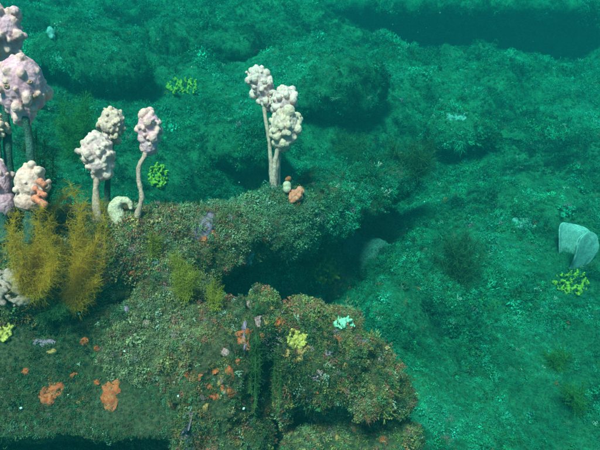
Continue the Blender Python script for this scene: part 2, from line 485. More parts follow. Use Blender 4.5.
def tube(name, pts, radii, mat, parent=None, segs=12, rough=0.4, origin=(0, 0, 0), seed=0):
    n = max(10, len(pts) * 6)
    P = spline(np.c_[np.array(pts), np.array(radii)], n)
    V, F = [], []
    for i in range(n):
        d = P[min(i + 1, n - 1), :3] - P[max(i - 1, 0), :3]; d /= np.linalg.norm(d)
        a = np.cross(d, [0.9, 0.1, 0.2]); a /= np.linalg.norm(a); b = np.cross(d, a)
        for k in range(segs):
            an = 2 * math.pi * k / segs
            V.append(P[i, :3] + (a * math.cos(an) + b * math.sin(an)) * P[i, 3])
    V = np.array(V)
    V += np.repeat((fbm(V, 120, 2, seed) * rough)[:, None] * P[np.arange(n).repeat(segs), 3:4], 3, 1) * (V - P[np.arange(n).repeat(segs), :3]) / P[np.arange(n).repeat(segs), 3:4]
    for i in range(n - 1):
        for k in range(segs):
            k2 = (k + 1) % segs
            F.append((i * segs + k, i * segs + k2, (i + 1) * segs + k2, (i + 1) * segs + k))
    F.append(tuple(range(segs))[::-1]); F.append(tuple((n - 1) * segs + k for k in range(segs)))
    return mesh_obj(name, V - np.array(origin), F, mat, parent)

def sphere_dirs(n, jit, rng):
    i = np.arange(n) + .5
    ph = np.arccos(1 - 2 * i / n); th = math.pi * (1 + 5 ** .5) * i
    d = np.c_[np.cos(th) * np.sin(ph), np.sin(th) * np.sin(ph), np.cos(ph)] + rng.normal(0, jit, (n, 3))
    return d / np.linalg.norm(d, axis=1)[:, None]

def head_mesh(c, rx, rzz, tilt, knobs, kr, seed, waist=0.35, spread=0.3, top_only=-0.75, pop=.55):
    """knobbly head: egg body with warty lobes, one fused skin; 'tip' marks the lobes' own paler colour"""
    rng = np.random.default_rng(seed)
    rot = np.array(Matrix.Rotation(R(tilt), 3, 'Y') @ Matrix.Rotation(R(-18), 3, 'X'))
    ro = Matrix(rot.tolist())
    parts = [(c + rot @ np.array([0, 0, rzz * .22]), (rx * .92, rx * .86, rzz * .74), ro), (c - rot @ np.array([0, 0, rzz * .5]), (rx * waist * 1.5, rx * waist * 1.5, rzz * .5), ro)]
    # a few bulges break the egg outline
    for k in range(4):
        d = rng.normal(0, 1, 3); d /= np.linalg.norm(d)
        parts.append((c + rot @ (d * np.array([rx, rx, rzz]) * .45), tuple(np.array([rx, rx, rx]) * rng.uniform(.45, .6))))
    D = sphere_dirs(knobs, .22, rng)
    kc, kk = [], []
    for d in D:
        if d[2] < top_only: continue
        r = kr * math.exp(rng.normal(0, spread))
        shrink = 1.0 if d[2] > .1 else 1.0 + (d[2] - .1) * .55
        q = c + rot @ (d * np.array([rx * .86 * shrink, rx * .84 * shrink, rzz * .88])) + rot @ d * r * pop
        parts.append((q, (r * rng.uniform(.75, 1.1), r * rng.uniform(.75, 1.1), r * rng.uniform(.85, 1.35)), ro)); kc.append(q); kk.append(r)
        if rng.random() < .4: parts.append((q + rng.normal(0, r * .55, 3), r * rng.uniform(.5, .75)))
    me = blob(parts, min(kr * .27, rx * .05), 2)
    co = get_co(me)
    kc, kk = np.array(kc), np.array(kk)
    dd = np.min(np.linalg.norm(co[:, None] - kc[None], axis=2) / kk[None], axis=1)
    tip = np.clip(1.45 - dd, 0, 1) * .9
    co = co + get_no(me) * (fbm(co, 150, 3, seed, .6) * kr * .26)[:, None]
    set_co(me, co)
    a = me.attributes.new('tip', 'FLOAT', 'POINT'); a.data.foreach_set('value', tip.astype(np.float32))
    me.shade_smooth()
    return me

def link_mesh(name, me, mat, parent, origin):
    set_co(me, get_co(me) - np.array(origin))
    me.materials.clear(); me.materials.append(mat)
    o = bpy.data.objects.new(name, me); COL.objects.link(o); o.parent = parent
    if parent is None: o.location = tuple(origin)
    return o

def tulip(label, head, d, stalk, srad, mat, smat, knobs=46, kr=3.2, tilt=0, seed=0, siphons=(), group=None, **kw):
    """head: (u,v,width,height) in photo pixels at depth d; stalk: pixel path from foot to head"""
    u, v, w, h = head
    m = d / FPX
    foot = px(*stalk[0], d)
    t = empty('sea_tulip', foot, label, 'sea tulip', group)
    c = px(u, v, d)
    hm = head_mesh(c, w / 2 * m * .86, h / 2 * m * 1.10, tilt, int(knobs * 1.25), kr * .86 * m, seed, **kw)
    ho = link_mesh('head', hm, mat, t, foot)
    pts = [px(*q, d) for q in stalk] + [px(u, v + h * .2, d)]
    pts[0] = pts[0] - np.array([0, 0, .02])
    rr = [srad * m * (1.15 if i == 0 else .62) for i in range(len(pts))]
    tube('stalk', pts, rr, smat, t, origin=foot, seed=seed)
    bt = BVHTree.FromPolygons([Vector(q) for q in get_co(hm) + foot], [list(p.vertices) for p in hm.polygons])
    for (su, sv_, sr) in siphons:
        loc, no, i, dd = bt.ray_cast(Vector(CAM), pxdir(su, sv_))
        if loc is None: continue
        so = ring_crater(np.array(loc), np.array(no), sr * m, M_SIPHON)
        so.parent = ho; so.location = Vector(loc) - Vector(foot)
    return t

def ring_crater(p, n, r, mat):
    """short tube opening with a rolled lip and a hollow centre"""
    q = Vector(n).to_track_quat('Z', 'Y').to_matrix()
    prof = [(1.6, -.4), (1.35, .15), (1.0, .55), (.6, .7), (.32, .55), (.2, .2)]
    V, F = [], []
    for (a, z) in prof:
        for k in range(14):
            an = k * 2 * math.pi / 14
            V.append(q @ Vector((math.cos(an) * a * r, math.sin(an) * a * r * .85, z * r)))
    for i in range(len(prof) - 1):
        for k in range(14):
            k2 = (k + 1) % 14
            F.append((i * 14 + k, i * 14 + k2, (i + 1) * 14 + k2, (i + 1) * 14 + k))
    F.append(tuple((len(prof) - 1) * 14 + k for k in range(14)))
    return mesh_obj('siphon', V, F, mat)

def depth_of(u, v):
    return float(np.dot(hit(u, v)[0] - CAM, FWD))

# --- sea tulips -----------------------------------------------------------
DL = min(depth_of(30, 235), 1.02) - .05
tulip('largest pink sea tulip with a smooth swollen head and few round knobs', (22, 91, 54, 66), DL, [(34, 222), (32, 185), (30, 150), (26, 122)], 6.0, M_TULIP, M_STALK_DARK,
      34, 4.4, 4, 1, siphons=((7, 86, 2.6), (30, 82, 2.0), (35, 97, 2.6)), spread=.3, top_only=-.95, pop=.6)
tulip('knobbly sea tulip head rising behind the largest pink one', (4, 40, 44, 56), DL + .07, [(12, 215), (8, 150), (4, 80)], 6, M_TULIP, M_STALK_DARK, 44, 4.6, 0, 2)
tulip('low blush sea tulip with orange growth beside the ochre weed', (30, 188, 38, 46), DL - .005, [(30, 232), (30, 215)], 8, M_TULIP_SALMON, M_STALK_DARK, 22, 3.4, 8, 3, spread=.4, waist=.6)
tulip('stout pink sea tulip with a plain body next to the low blush one', (1, 188, 26, 56), DL + .02, [(2, 232), (2, 215)], 8, M_TULIP, M_STALK_DARK, 18, 3.0, -4, 4, spread=.4, waist=.7)
tulip('small tan sea tulip below the largest pink head', (-3, 128, 18, 26), DL + .05, [(2, 214), (0, 165)], 4, M_TULIP_TAN, M_STALK_DARK, 26, 3.2, 0, 5)
DM = depth_of(98, 222)
tulip('cream sea tulip thick with round knobs on a short tan stalk', (98, 157, 38, 46), DM, [(97, 220), (96, 195), (97, 178)], 5.2, M_TULIP_PALE, M_STALK, 96, 3.2, -6, 6)
tulip('sea tulip with a ragged small-knobbed crown tucked behind the cream one', (112, 127, 30, 36), DM + .07, [(104, 218), (108, 180), (111, 148)], 4, M_TULIP_TAN, M_STALK_DARK, 84, 2.3, 8, 7)
DN = depth_of(136, 219)
tulip('sea tulip on a bare stalk that bends like a hook at its foot', (149, 133, 28, 42), DN, [(132, 218), (140, 206), (142, 196), (139, 182), (139, 168), (145, 155)], 3.9, M_TULIP, M_STALK, 60, 2.9, 3, 8, waist=.5)
DR = depth_of(275, 192)
tulip('bluish white sea tulip leaning away at the back of the twin-stalked clump', (262, 89, 27, 44), DR + .05, [(273, 190), (270, 150), (264, 108)], 3.2, M_TULIP_PALE, M_STALK, 70, 2.7, -18, 9)
tulip('middle sea tulip of the twin-stalked clump with a frosted crown', (284, 105, 31, 34), DR + .04, [(277, 190), (279, 160), (283, 120)], 3.2, M_TULIP_PALE, M_STALK, 64, 2.7, 6, 10)
tulip('tan-knobbed sea tulip at the front of the twin-stalked clump', (284, 131, 36, 40), DR, [(274, 191), (274, 172), (277, 152)], 3.8, M_TULIP_TAN, M_STALK, 70, 3.1, 10, 11, waist=.45)

# curled cream sponge at the foot of the hook-stalked tulip
def blob_thing(name, label, cat, parts, voxel, mat, smooth=3, amp=0.0, group=None, seed=0):
    me = blob(parts, voxel, smooth)
    co = get_co(me)
    if amp: co = co + get_no(me) * (fbm(co, 90, 3, seed) * amp)[:, None]; set_co(me, co)
    base = np.array([co[:, 0].mean(), co[:, 1].mean(), co[:, 2].min()])
    me.shade_smooth()
    o = link_mesh(name, me, mat, None, base)
    return tag(o, label, cat, group)

d = DN - .005; m = d / FPX
arc = spline([(119, 220, 6.5), (116, 213, 7.5), (115.5, 207, 7), (119, 201.5, 5.2), (125, 200, 3.6), (130, 203, 2.9), (131, 208, 2.3)], 22)
blob_thing('curled_sponge', 'curled cream sponge shaped like a comma beside the hooked stalk', 'sponge', [(px(a[0], a[1], d), a[2] * m) for a in arc], .0016, M_CREAM, 2, .0028)
# salmon ball and its small neighbour
p, n, _ = hit(296, 199)
m = mpp(p)
d = float(np.dot(p - CAM, FWD))
blob_thing('round_sponge', 'salmon orange ball sponge at the foot of the twin-stalked clump', 'sponge', [(px(296, 195, d - .01), 7 * m), (px(293, 198, d - .01), 5.5 * m), (px(300, 191, d - .005), 4.4 * m)], .0022, M_SALMON, 2, .006)
t = empty('sea_squirt', px(287, 190, d), 'tiny white sea squirt with an orange top beside the salmon ball sponge', 'sea squirt')
f0 = np.array(t.location)
link_mesh('body', blob([(px(287, 185, d), 4.4 * m), (px(287, 189, d), 4.5 * m)], .002, 3), M_CREAM, t, f0)
link_mesh('cap', blob([(px(289, 178.5, d), 2.6 * m), (px(287, 179.5, d), 2.2 * m)], .0016, 2), M_ORANGE, t, f0)
# orange growth on the low blush tulip
d = DL - .02; m = d / FPX
blob_thing('orange_growth', 'orange sponge growing up the side of the low blush sea tulip', 'sponge', [(px(40 + 5 * math.sin(k * 2.1), 182 + k * 3.3, d - .012 - .004 * math.cos(k)), random.uniform(2.6, 4.2) * m) for k in range(8)], .0022, M_SALMON, 2, .003)
# grey knobbly colony at the left
d = depth_of(24, 296) - .03; m = d / FPX
rg = np.random.default_rng(5)
ps = [(px(14, 285, d + .03), (26 * m, 18 * m, 18 * m))]
for k in range(90):
    a, rr = rg.random() * 6.28, math.sqrt(rg.random())
    ps.append((px(18 + math.cos(a) * rr * 28, 287 + math.sin(a) * rr * 20, d - .004 - .018 * (1 - rr)), rg.uniform(1.8, 3.6) * m))
blob_thing('knobbly_ascidian', 'grey pink colony of blunt knobs above the sloping slab', 'sea squirt', ps, .0024, M_GREY, 2, .002)
# pale ovals on the far slope
for (u, v, w, h, lab) in ((51, 33, 9, 13, 'pale oval sea squirt standing alone behind the largest tulip'), (60, 60, 12, 8, 'pale sea squirt lying on its side behind the largest tulip')):
    p, n, _ = hit(u, v + h * .5); m = mpp(p); d = float(np.dot(p - CAM, FWD))
    blob_thing('sea_squirt', lab, 'sea squirt', [(px(u, v, d), (w * .45 * m, w * .4 * m, h * .45 * m)), (px(u + w * .15, v + h * .3, d), (w * .35 * m,) * 3), (px(u - w * .1, v - h * .3, d), (w * .3 * m,) * 3)], .004, M_WHITE, 3, .003)

# --- lumpy sponges --------------------------------------------------------
def lumpy(name, label, cat, u, v, w, h, n, r, mat, rise=.4, seed=0, group=None, voxel=None):
    rng = np.random.default_rng(seed)
    p0, n0, _ = hit(u, v)
    m = mpp(p0); ps = []
    for k in range(n):
        a, rr = rng.random() * 6.28, math.sqrt(rng.random())
        p, nn, _ = hit(u + math.cos(a) * rr * w / 2, v + math.sin(a) * rr * h / 2)
        if np.linalg.norm(p - p0) > (w + h) * m * 1.2: continue
        rad = r * m * math.exp(rng.normal(0, .3))
        q = p + nn * rad * rise * rng.uniform(.2, 1.8)
        g = nn + rng.normal(0, .5, 3) + np.array([0, 0, .4]); g /= np.linalg.norm(g)
        for j in range(3):
            ps.append((q + g * rad * j * .95, rad * (1 - .2 * j)))
    return blob_thing(name, label, cat, ps, voxel or max(r * m * .36, .0013), mat, 2, r * m * .25, group, seed)
lumpy('lime_sponge', 'bright lime sponge on the dark rock behind the hook-stalked tulip', 'sponge', 158, 177, 20, 24, 90, 1.25, M_LIME, .8, 1)
lumpy('lime_sponge', 'bright lime sponge cluster lying across the green slope', 'sponge', 183, 88, 34, 17, 90, 1.1, M_LIME, .8, 2)
lumpy('lime_sponge', 'yellow-green finger sponge below the folded white sponge', 'sponge', 571, 284, 40, 24, 80, 1.05, M_LIME, 1.0, 3)
lumpy('yellow_sponge', 'pale yellow lumpy sponge on the domed boulder', 'sponge', 296, 340, 20, 20, 130, 1.2, M_YELLOW, .5, 4)
lumpy('mint_sponge', 'mint green ribbon sponge on the back edge of the domed boulder', 'sponge', 342, 324, 18, 10, 80, 1.4, M_MINT, .6, 5)
lumpy('olive_sponge', 'olive yellow sponge tuft at the top of the sloping slab', 'sponge', 4, 332, 18, 16, 50, 1.8, M_YELLOW, .4, 6)
lumpy('leafy_sponge', 'yellow-green leafy sponge deep in the dark hollow', 'sponge', 322, 272, 26, 26, 130, 1.7, M_WEED_OLIVE, 1.2, 7)
lumpy('pale_sponge', 'pale sponge hanging under the ridge above the hollow', 'sponge', 249, 262, 9, 14, 50, 1.6, M_BLUE, .6, 8)

# --- folded white sponge --------------------------------------------------
pb, nb, _ = hit(578, 263)
d = float(np.dot(pb - CAM, FWD)) - .05; m = d / FPX
rim = spline([(559, 230, .02), (561, 223, .035), (570, 223, .05), (582, 226, .05), (590, 231, .03), (584, 233, -.01), (578, 238, -.035), (577, 246, -.045), (582, 236, -.05), (589, 231, -.03), (596, 235, 0.0), (599, 246, .02)], 46)
foot_ = spline([(566, 256, .02), (568, 258, .03), (572, 259, .035), (578, 259, .035), (583, 260, .02), (581, 261, .0), (578, 262, -.015), (577, 263, -.02), (580, 262, -.02), (585, 261, -.01), (590, 260, 0.0), (593, 260, .01)], 46)
V, F = [], []
rows = 12
for j in range(rows):
    t = j / (rows - 1)
    for i in range(46):
        q = foot_[i] * (1 - t) + rim[i] * t
        bul = math.sin(t * math.pi) * 2.0
        V.append(px(q[0] + bul * (q[0] - 578) / 20, q[1], d + q[2]) + np.array([0, .03 * (1 - t) ** 2, -.055 * (1 - t) ** 2]))
for j in range(rows - 1):
    for i in range(45):
        F.append((j * 46 + i, j * 46 + i + 1, (j + 1) * 46 + i + 1, (j + 1) * 46 + i))
V = np.array(V)
V = V + (fbm(V, 30, 3, 77, .5) * .007)[:, None] * np.array([.5, 1.0, .6])
fold = mesh_obj('folded_sponge', V - pb, F, M_WHITE)
fold.location = tuple(pb)
so = fold.modifiers.new('thickness', 'SOLIDIFY'); so.thickness = .0045; so.offset = 0
ss = fold.modifiers.new('round', 'SUBSURF'); ss.levels = ss.render_levels = 1
tag(fold, 'white folded fan sponge standing on the green rock face', 'sponge')

def host(u, v):
    o = SURF[hit(u, v)[2]]
    for k, n in ((ridge, 'the long ridge'), (slab, 'the sloping slab'), (lobe_a, 'the rough boulder left of the crack'), (lobe_b, 'the domed boulder'), (rock_low, 'the low rock under the overhang'), (seabed, 'the green seabed')):
        if o is k: return n
    return 'a darker rock'

# --- encrusting patches, moulded to the rock ------------------------------
def patch(name, label, cat, u, v, w, h, mat, thick=.004, seed=0, group=None):
    p0, n0, k0 = hit(u, v)
    m = mpp(p0)
    n0 = n0 / np.linalg.norm(n0)
    view = (CAM - p0) / np.linalg.norm(CAM - p0)
    ax = RGT - n0 * np.dot(RGT, n0); ax /= np.linalg.norm(ax)
    ay = np.cross(n0, ax)
    fs = 1 / max(.35, abs(np.dot(n0, view)))
    rng = np.random.default_rng(seed + 50)
    NR, NA = 14, 44
    F = []
    an = np.tile(np.arange(NA) * 2 * math.pi / NA, NR)
    t = np.repeat(np.linspace(0, 1, NR), NA)
    ca, sa = np.cos(an), np.sin(an)
    wob = 1 + .28 * vnoise(np.c_[ca * 1.3 + seed * 3.1, sa * 1.3, 0 * ca + seed * 1.7]) + .13 * vnoise(np.c_[ca * 5.5, sa * 5.5 + seed, 0 * ca + 9.])
    Q = p0 + ax * (ca * w / 2 * m * t * wob)[:, None] + ay * (sa * h / 2 * m * fs * t * wob)[:, None]
    lift = thick * (.72 - t ** 2) + thick * 1.5 * fbm(Q, 110, 3, seed, .6) + .0015
    V = []
    for q, li in zip(Q, lift):
        loc = TREE.ray_cast(Vector(q + n0 * .03), Vector(-n0), .07)[0]
        V.append((q if loc is None else np.array(loc)) + n0 * li)
    for i in range(NR - 1):
        for k in range(NA):
            k2 = (k + 1) % NA
            F.append((i * NA + k, (i + 1) * NA + k, (i + 1) * NA + k2, i * NA + k2))
    V = np.array(V)
    o = mesh_obj(name, V - p0, F, mat)
    o.location = tuple(p0)
    return tag(o, label, cat, group)
patch('pale_sponge', 'pale sponge crust on the small far outcrop', 'sponge', 456, 116, 20, 9, M_BLUE, .006, 90)
patch('pale_sponge', 'flat pale sponge on the open green rock face', 'sponge', 522, 224, 24, 12, M_BLUE, .008, 91)
patch('encrusting_sponge', 'broad red-orange crust with a notched edge on the sloping slab', 'sponge', 50, 393, 24, 20, M_ORANGE, .004, 1)
patch('encrusting_sponge', 'upright red-orange crust on the sloping slab close to the rough boulder', 'sponge', 109, 395, 18, 24, M_ORANGE, .004, 2)
patch('encrusting_sponge', 'bright orange sponge at the top of the domed boulder by the crack', 'sponge', 277, 326, 11, 18, M_ORANGE, .006, 3)
patch('encrusting_sponge', 'dull orange crust beside the pale yellow sponge', 'sponge', 304, 350, 16, 9, M_ORANGE_DULL, .005, 4)
patch('encrusting_sponge', 'pink crust lining the dark overhang of the domed boulder', 'sponge', 311, 426, 22, 14, M_PINK, .005, 5)
patch('encrusting_sponge', 'orange crust on the low rock under the overhang', 'sponge', 354, 425, 11, 12, M_ORANGE, .005, 6)
patch('coralline_crust', 'dusky pink coralline crust on the front of the ridge', 'coralline algae', 207, 222, 24, 26, M_PURPLE, .004, 7)
patch('coralline_crust', 'mauve coralline crust on the shoulder of the domed boulder', 'coralline algae', 363, 341, 15, 13, M_PURPLE, .004, 8)
patch('coralline_crust', 'mauve coralline crust at the upper edge of the sloping slab', 'coralline algae', 44, 342, 24, 8, M_PURPLE, .003, 9)
patch('coralline_crust', 'rose pink crust on the lip of the vertical crack', 'coralline algae', 258, 321, 8, 14, M_PINK, .006, 10)
patch('coralline_crust', 'mauve coralline crust at the foot of the rough boulder', 'coralline algae', 190, 440, 20, 20, M_PURPLE, .004, 11)
for k, (u, v, w, h) in enumerate([(222, 384, 13, 12), (214, 397, 10, 7), (229, 371, 8, 8), (216, 371, 6, 6), (206, 408, 7, 7), (189, 373, 7, 8), (200, 377, 5, 9), (85, 342, 10, 8), (52, 352, 9, 5),
                                  (74, 375, 7, 5), (98, 383, 6, 5), (131, 272, 9, 8), (110, 273, 10, 7), (205, 240, 9, 7), (213, 233, 6, 6), (383, 440, 9, 9), (337, 438, 6, 6), (36, 267, 14, 6), (67, 286, 12, 6), (336, 340, 12, 6), (266, 318, 8, 12), (248, 346, 6, 10), (238, 362, 7, 7), (262, 336, 7, 6), (300, 358, 9, 6), (231, 392, 8, 6), (272, 352, 6, 8), (280, 322, 10, 9), (286, 352, 7, 7), (240, 338, 7, 8), (224, 388, 9, 8), (210, 386, 7, 6), (345, 366, 8, 6), (318, 392, 8, 6),
                                  (25, 372, 8, 5), (97, 349, 6, 4), (80, 402, 6, 5)]):
    patch('encrusting_sponge', ('tiny ' if w * h < 45 else 'small ') + ('wide' if w > h * 1.25 else 'tall' if h > w * 1.1 else 'round') + (' bright' if k % 4 else ' dull tan') + ' orange sponge fleck on ' + host(u, v), 'sponge', u, v, w, h, M_ORANGE if k % 4 else M_ORANGE_DULL, .005, 20 + k, 'orange flecks on ' + host(u, v))
for k, (u, v, w, h) in enumerate([(166, 287, 10, 9), (132, 248, 12, 8), (126, 309, 9, 8), (240, 330, 8, 6), (264, 380, 6, 7), (320, 372, 8, 5), (184, 345, 9, 7), (147, 324, 8, 8), (230, 218, 9, 6), (348, 388, 8, 5), (246, 347, 6, 8), (250, 306, 9, 8), (244, 324, 7, 8), (225, 352, 8, 7), (330, 352, 10, 6), (380, 362, 9, 6), (155, 262, 9, 6)]):
    patch('coralline_crust', ('wide ' if w > h * 1.25 else 'tall ' if h > w * 1.1 else 'round ') + '%s coralline fleck on ' % ('pink' if k % 2 else 'mauve') + host(u, v), 'coralline algae', u, v, w, h, M_PINK if k % 2 else M_PURPLE, .004, 60 + k, '%s flecks on ' % ('pink' if k % 2 else 'mauve') + host(u, v))
# small shells
for k, (u, v) in enumerate([(126, 352), (179, 395), (79, 314), (244, 408), (429, 152), (425, 203), (133, 297), (22, 408)]):
    p, n, _ = hit(u, v); m = mpp(p)
    q = Vector(n).to_track_quat('Z', 'Y').to_matrix() @ Matrix.Rotation(k * 1.3, 3, 'Z')
    V, F = [], []
    for i, (a, z) in enumerate([(1, 0), (.85, .45), (.5, .85), (.15, 1.05)]):
        for j in range(12):
            an = j * math.pi / 6
            rr = a * (1 + .12 * math.cos(an * 4))
            V.append(q @ (Vector((math.cos(an) * rr * 1.3 + z * .25, math.sin(an) * rr, z * .9)) * (1.1 * m)) + Vector(n) * .005)
    for i in range(3):
        for j in range(12):
            F.append((i * 12 + j, i * 12 + (j + 1) % 12, (i + 1) * 12 + (j + 1) % 12, (i + 1) * 12 + j))
    F.append(tuple(36 + j for j in range(12)))
    o = mesh_obj('shell', V, F, M_SHELL); o.location = tuple(p)
    tag(o, 'tiny white shell fixed to ' + host(u, v), 'shell', 'tiny white shells on ' + host(u, v))

# --- seaweeds -------------------------------------------------------------
def frond_mesh(p0, p1, flen, nfil, width, sway, rng, droop=.25):
    """feathery frond: bent axis, side filaments with their own side hairs"""
    L = np.linalg.norm(p1 - p0)
    mid = (p0 + p1) / 2 + rng.normal(0, sway * L, 3)
    V, F = [], []
    def ribbon(pts, w):
        st = len(V)
        n = len(pts)
        side = rng.normal(0, 1, 3)
        for i, q in enumerate(pts):
            d = pts[min(i + 1, n - 1)] - pts[max(i - 1, 0)]
            s = np.cross(d, side); s = s / (np.linalg.norm(s) + 1e-9) * w * (1 - .75 * i / (n - 1)) / 2
            V.extend([q - s, q + s])
        for i in range(n - 1):
            F.append((st + 2 * i, st + 2 * i + 1, st + 2 * i + 3, st + 2 * i + 2))
    def bez(t): return p0 * (1 - t) ** 2 + mid * 2 * t * (1 - t) + p1 * t * t
    axis = [bez(t) for t in np.linspace(0, 1, 9)]
    for k in range(3): ribbon([a + rng.normal(0, width, 3) for a in axis], width * 1.8)
    up = (p1 - p0) / L
    for k in range(nfil):
        t = rng.uniform(.04, 1.0)
        b = bez(t)
        d = rng.normal(0, 1, 3); d /= np.linalg.norm(d)
        d = d + up * .55; d /= np.linalg.norm(d)
        l = flen * (1.0 - .35 * t) * rng.uniform(.35, 1.25)
        pts = [b]
        for i in range(3):
            d = d + rng.normal(0, .34, 3) + np.array([0, 0, -droop * .3]) + up * .1; d /= np.linalg.norm(d)
            pts.append(pts[-1] + d * l / 3)
        ribbon(pts, width)
        for j in range(3):
            i = rng.integers(1, 4)
            e = d + rng.normal(0, .8, 3); e /= np.linalg.norm(e)
            ribbon([pts[i], pts[i] + e * l * .2, pts[i] + e * l * .36 + rng.normal(0, l * .05, 3)], width * .75)
    return np.array(V), F

def weed(label, foot, tips, flen, nfil, mat, width=.0009, sway=.12, seed=0, name='seaweed', group=None, dfoot=0.0, spread_d=.03):
    """foot pixel stands on the rock; every tip pixel is a frond of its own"""
    rng = np.random.default_rng(seed + 400)
    pf, nf, _ = hit(*foot)
    m = mpp(pf); d = float(np.dot(pf - CAM, FWD)) + dfoot
    pf = px(*foot, d)
    t = empty(name, pf, label, 'seaweed', group)
    for (u, v) in tips:
        p0 = pf + rng.normal(0, 2.2 * m, 3) * np.array([1, 1, .3])
        p1 = px(u, v, d + rng.normal(0, spread_d))
        V, F = frond_mesh(p0, p1, flen * m, nfil, width, sway, rng)
        mesh_obj('frond', V - pf, F, mat, t, smooth=False)
    return t
def fan(u0, v0, u1, v1, n, seed):
    rng = random.Random(seed)
    return [(rng.uniform(u0, u1), rng.uniform(v0, v1)) for _ in range(n)]
weed('tall ochre feathery seaweed plume in front of the low blush sea tulip', (36, 296), [(16, 214), (24, 202), (33, 200), (41, 208), (48, 216), (28, 232), (44, 238), (22, 250), (50, 250), (36, 222), (30, 212), (10, 232), (58, 262), (20, 276), (52, 280)], 14, 330, M_WEED_OCHRE, .0007, .2, 1, dfoot=-.05)
weed('tall ochre feathery seaweed plume next to the cream sea tulip', (76, 308), [(64, 192), (70, 184), (78, 190), (86, 200), (92, 214), (66, 222), (80, 228), (90, 246), (70, 256), (84, 268), (100, 200), (58, 240), (98, 236), (62, 284), (96, 282)], 14, 330, M_WEED_OCHRE, .0007, .2, 2, dfoot=-.03)
weed('short olive seaweed tuft on the ridge face under the hooked stalk', (153, 258), [(146, 238), (152, 234), (158, 241)], 10, 260, M_WEED_OLIVE, .001, .08, 3)
weed('olive seaweed plume hanging beside the hollow', (184, 296), [(174, 256), (181, 262), (188, 268), (196, 274), (178, 274)], 12, 300, M_WEED_OLIVE, .001, .08, 4, dfoot=-.02)
weed('slim olive seaweed sprig at the left end of the hollow', (214, 306), [(215, 279), (208, 286), (220, 288)], 8, 160, M_WEED_OLIVE, .001, .08, 5, dfoot=-.02)
weed('feathery green seaweed between the largest and the cream sea tulips', (80, 160), fan(58, 98, 96, 130, 9, 1), 18, 240, M_WEED_GREEN, .0022, .1, 6)
weed('bushy dark green seaweed on the outcrop behind the tulips', (92, 92), fan(62, 32, 126, 66, 12, 2), 22, 110, M_WEED_DARK, .0028, .15, 7)
weed('dark seaweed bush on the open green rock face', (458, 284), fan(432, 232, 484, 258, 12, 3), 19, 110, M_WEED_DARK, .002, .12, 8)
weed('moss green seaweed bush on the far end of the ridge', (350, 166), fan(330, 134, 372, 150, 10, 4), 15, 110, M_WEED_MOSS, .002, .12, 9)
weed('dark bush growing over the tip of the ridge', (412, 176), fan(392, 138, 434, 160, 10, 5), 17, 110, M_WEED_DARK, .0024, .15, 10)
weed('thin green seaweed on the sloping rock face below the lime finger sponge', (558, 372), fan(545, 342, 574, 358, 6, 6), 12, 90, M_WEED_GREEN, .0014, .12, 11)
weed('sparse green seaweed low on the open slope', (578, 412), fan(565, 384, 592, 398, 6, 7), 12, 90, M_WEED_GREEN, .0014, .12, 12)
weed('olive green tuft on the shadowed rock behind the twin-stalked clump', (254, 190), fan(244, 176, 262, 184, 4, 8), 8, 90, M_WEED_OLIVE, .0014, .12, 13)
weed('wispy green seaweed behind the front sea tulip head', (302, 118), fan(292, 82, 308, 100, 5, 9), 12, 90, M_WEED_DARK, .002, .12, 14)
weed('dark weed fringe hanging at the top of the vertical crack', (256, 318), [(250, 300), (256, 296), (263, 302), (268, 300)], 6, 60, M_WEED_MOSS, .0008, .1, 15)
weed('dark drooping weed below the grey knobbly colony', (52, 308), [(44, 318), (52, 322), (60, 316), (66, 308)], 12, 110, M_WEED_DARK, .001, .1, 16, dfoot=-.02)

weed('dark wispy weed clothing the stalk of the largest sea tulip', (38, 226), [(28, 128), (36, 132), (44, 140), (52, 150), (24, 146), (40, 158)], 14, 260, M_WEED_DARK, .0012, .08, 17, dfoot=DL + .045 - depth_of(38, 226), spread_d=.015)
weed('mossy weed strands hanging down the left lip of the vertical crack', (255, 335), [(251, 392), (256, 402), (259, 380), (254, 420)], 6, 150, M_WEED_MOSS, .0009, .04, 18, dfoot=-.012, spread_d=.008)
weed('mossy weed strands hanging down the right lip of the vertical crack', (277, 345), [(273, 400), (278, 412), (281, 392)], 6, 150, M_WEED_MOSS, .0009, .04, 19, dfoot=-.012, spread_d=.008)
# ------------------------------------------------------------------ turf (uncountable)
def frame_from(n, rnd):
    """quaternion-free Euler rotations whose Z follows n"""
    n = n / np.linalg.norm(n, axis=1)[:, None]
    a = np.where(np.abs(n[:, 2:3]) < 0.95, np.array([[0, 0, 1.0]]), np.array([[1.0, 0, 0]]))
    x = np.cross(a, n); x /= np.linalg.norm(x, axis=1)[:, None]
    y = np.cross(n, x)
    c, s = np.cos(rnd)[:, None], np.sin(rnd)[:, None]
    X = x * c + y * s
    Y = np.cross(n, X)
    # rotation matrix columns X,Y,n -> XYZ Euler
    ry = np.arcsin(np.clip(-X[:, 2], -1, 1))
    rx = np.arctan2(Y[:, 2], n[:, 2])
    rzz = np.arctan2(X[:, 1], X[:, 0])
    return np.c_[rx, ry, rzz]

def source(name, verts, faces, smooth):
    me = bpy.data.meshes.new(name)
    me.from_pydata([tuple(v) for v in verts], [], [tuple(f) for f in faces])
    if smooth: me.shade_smooth()
    me.materials.append(M_TURF)
    return bpy.data.objects.new(name, me)        # never linked to the scene: only a shape for the turf to repeat

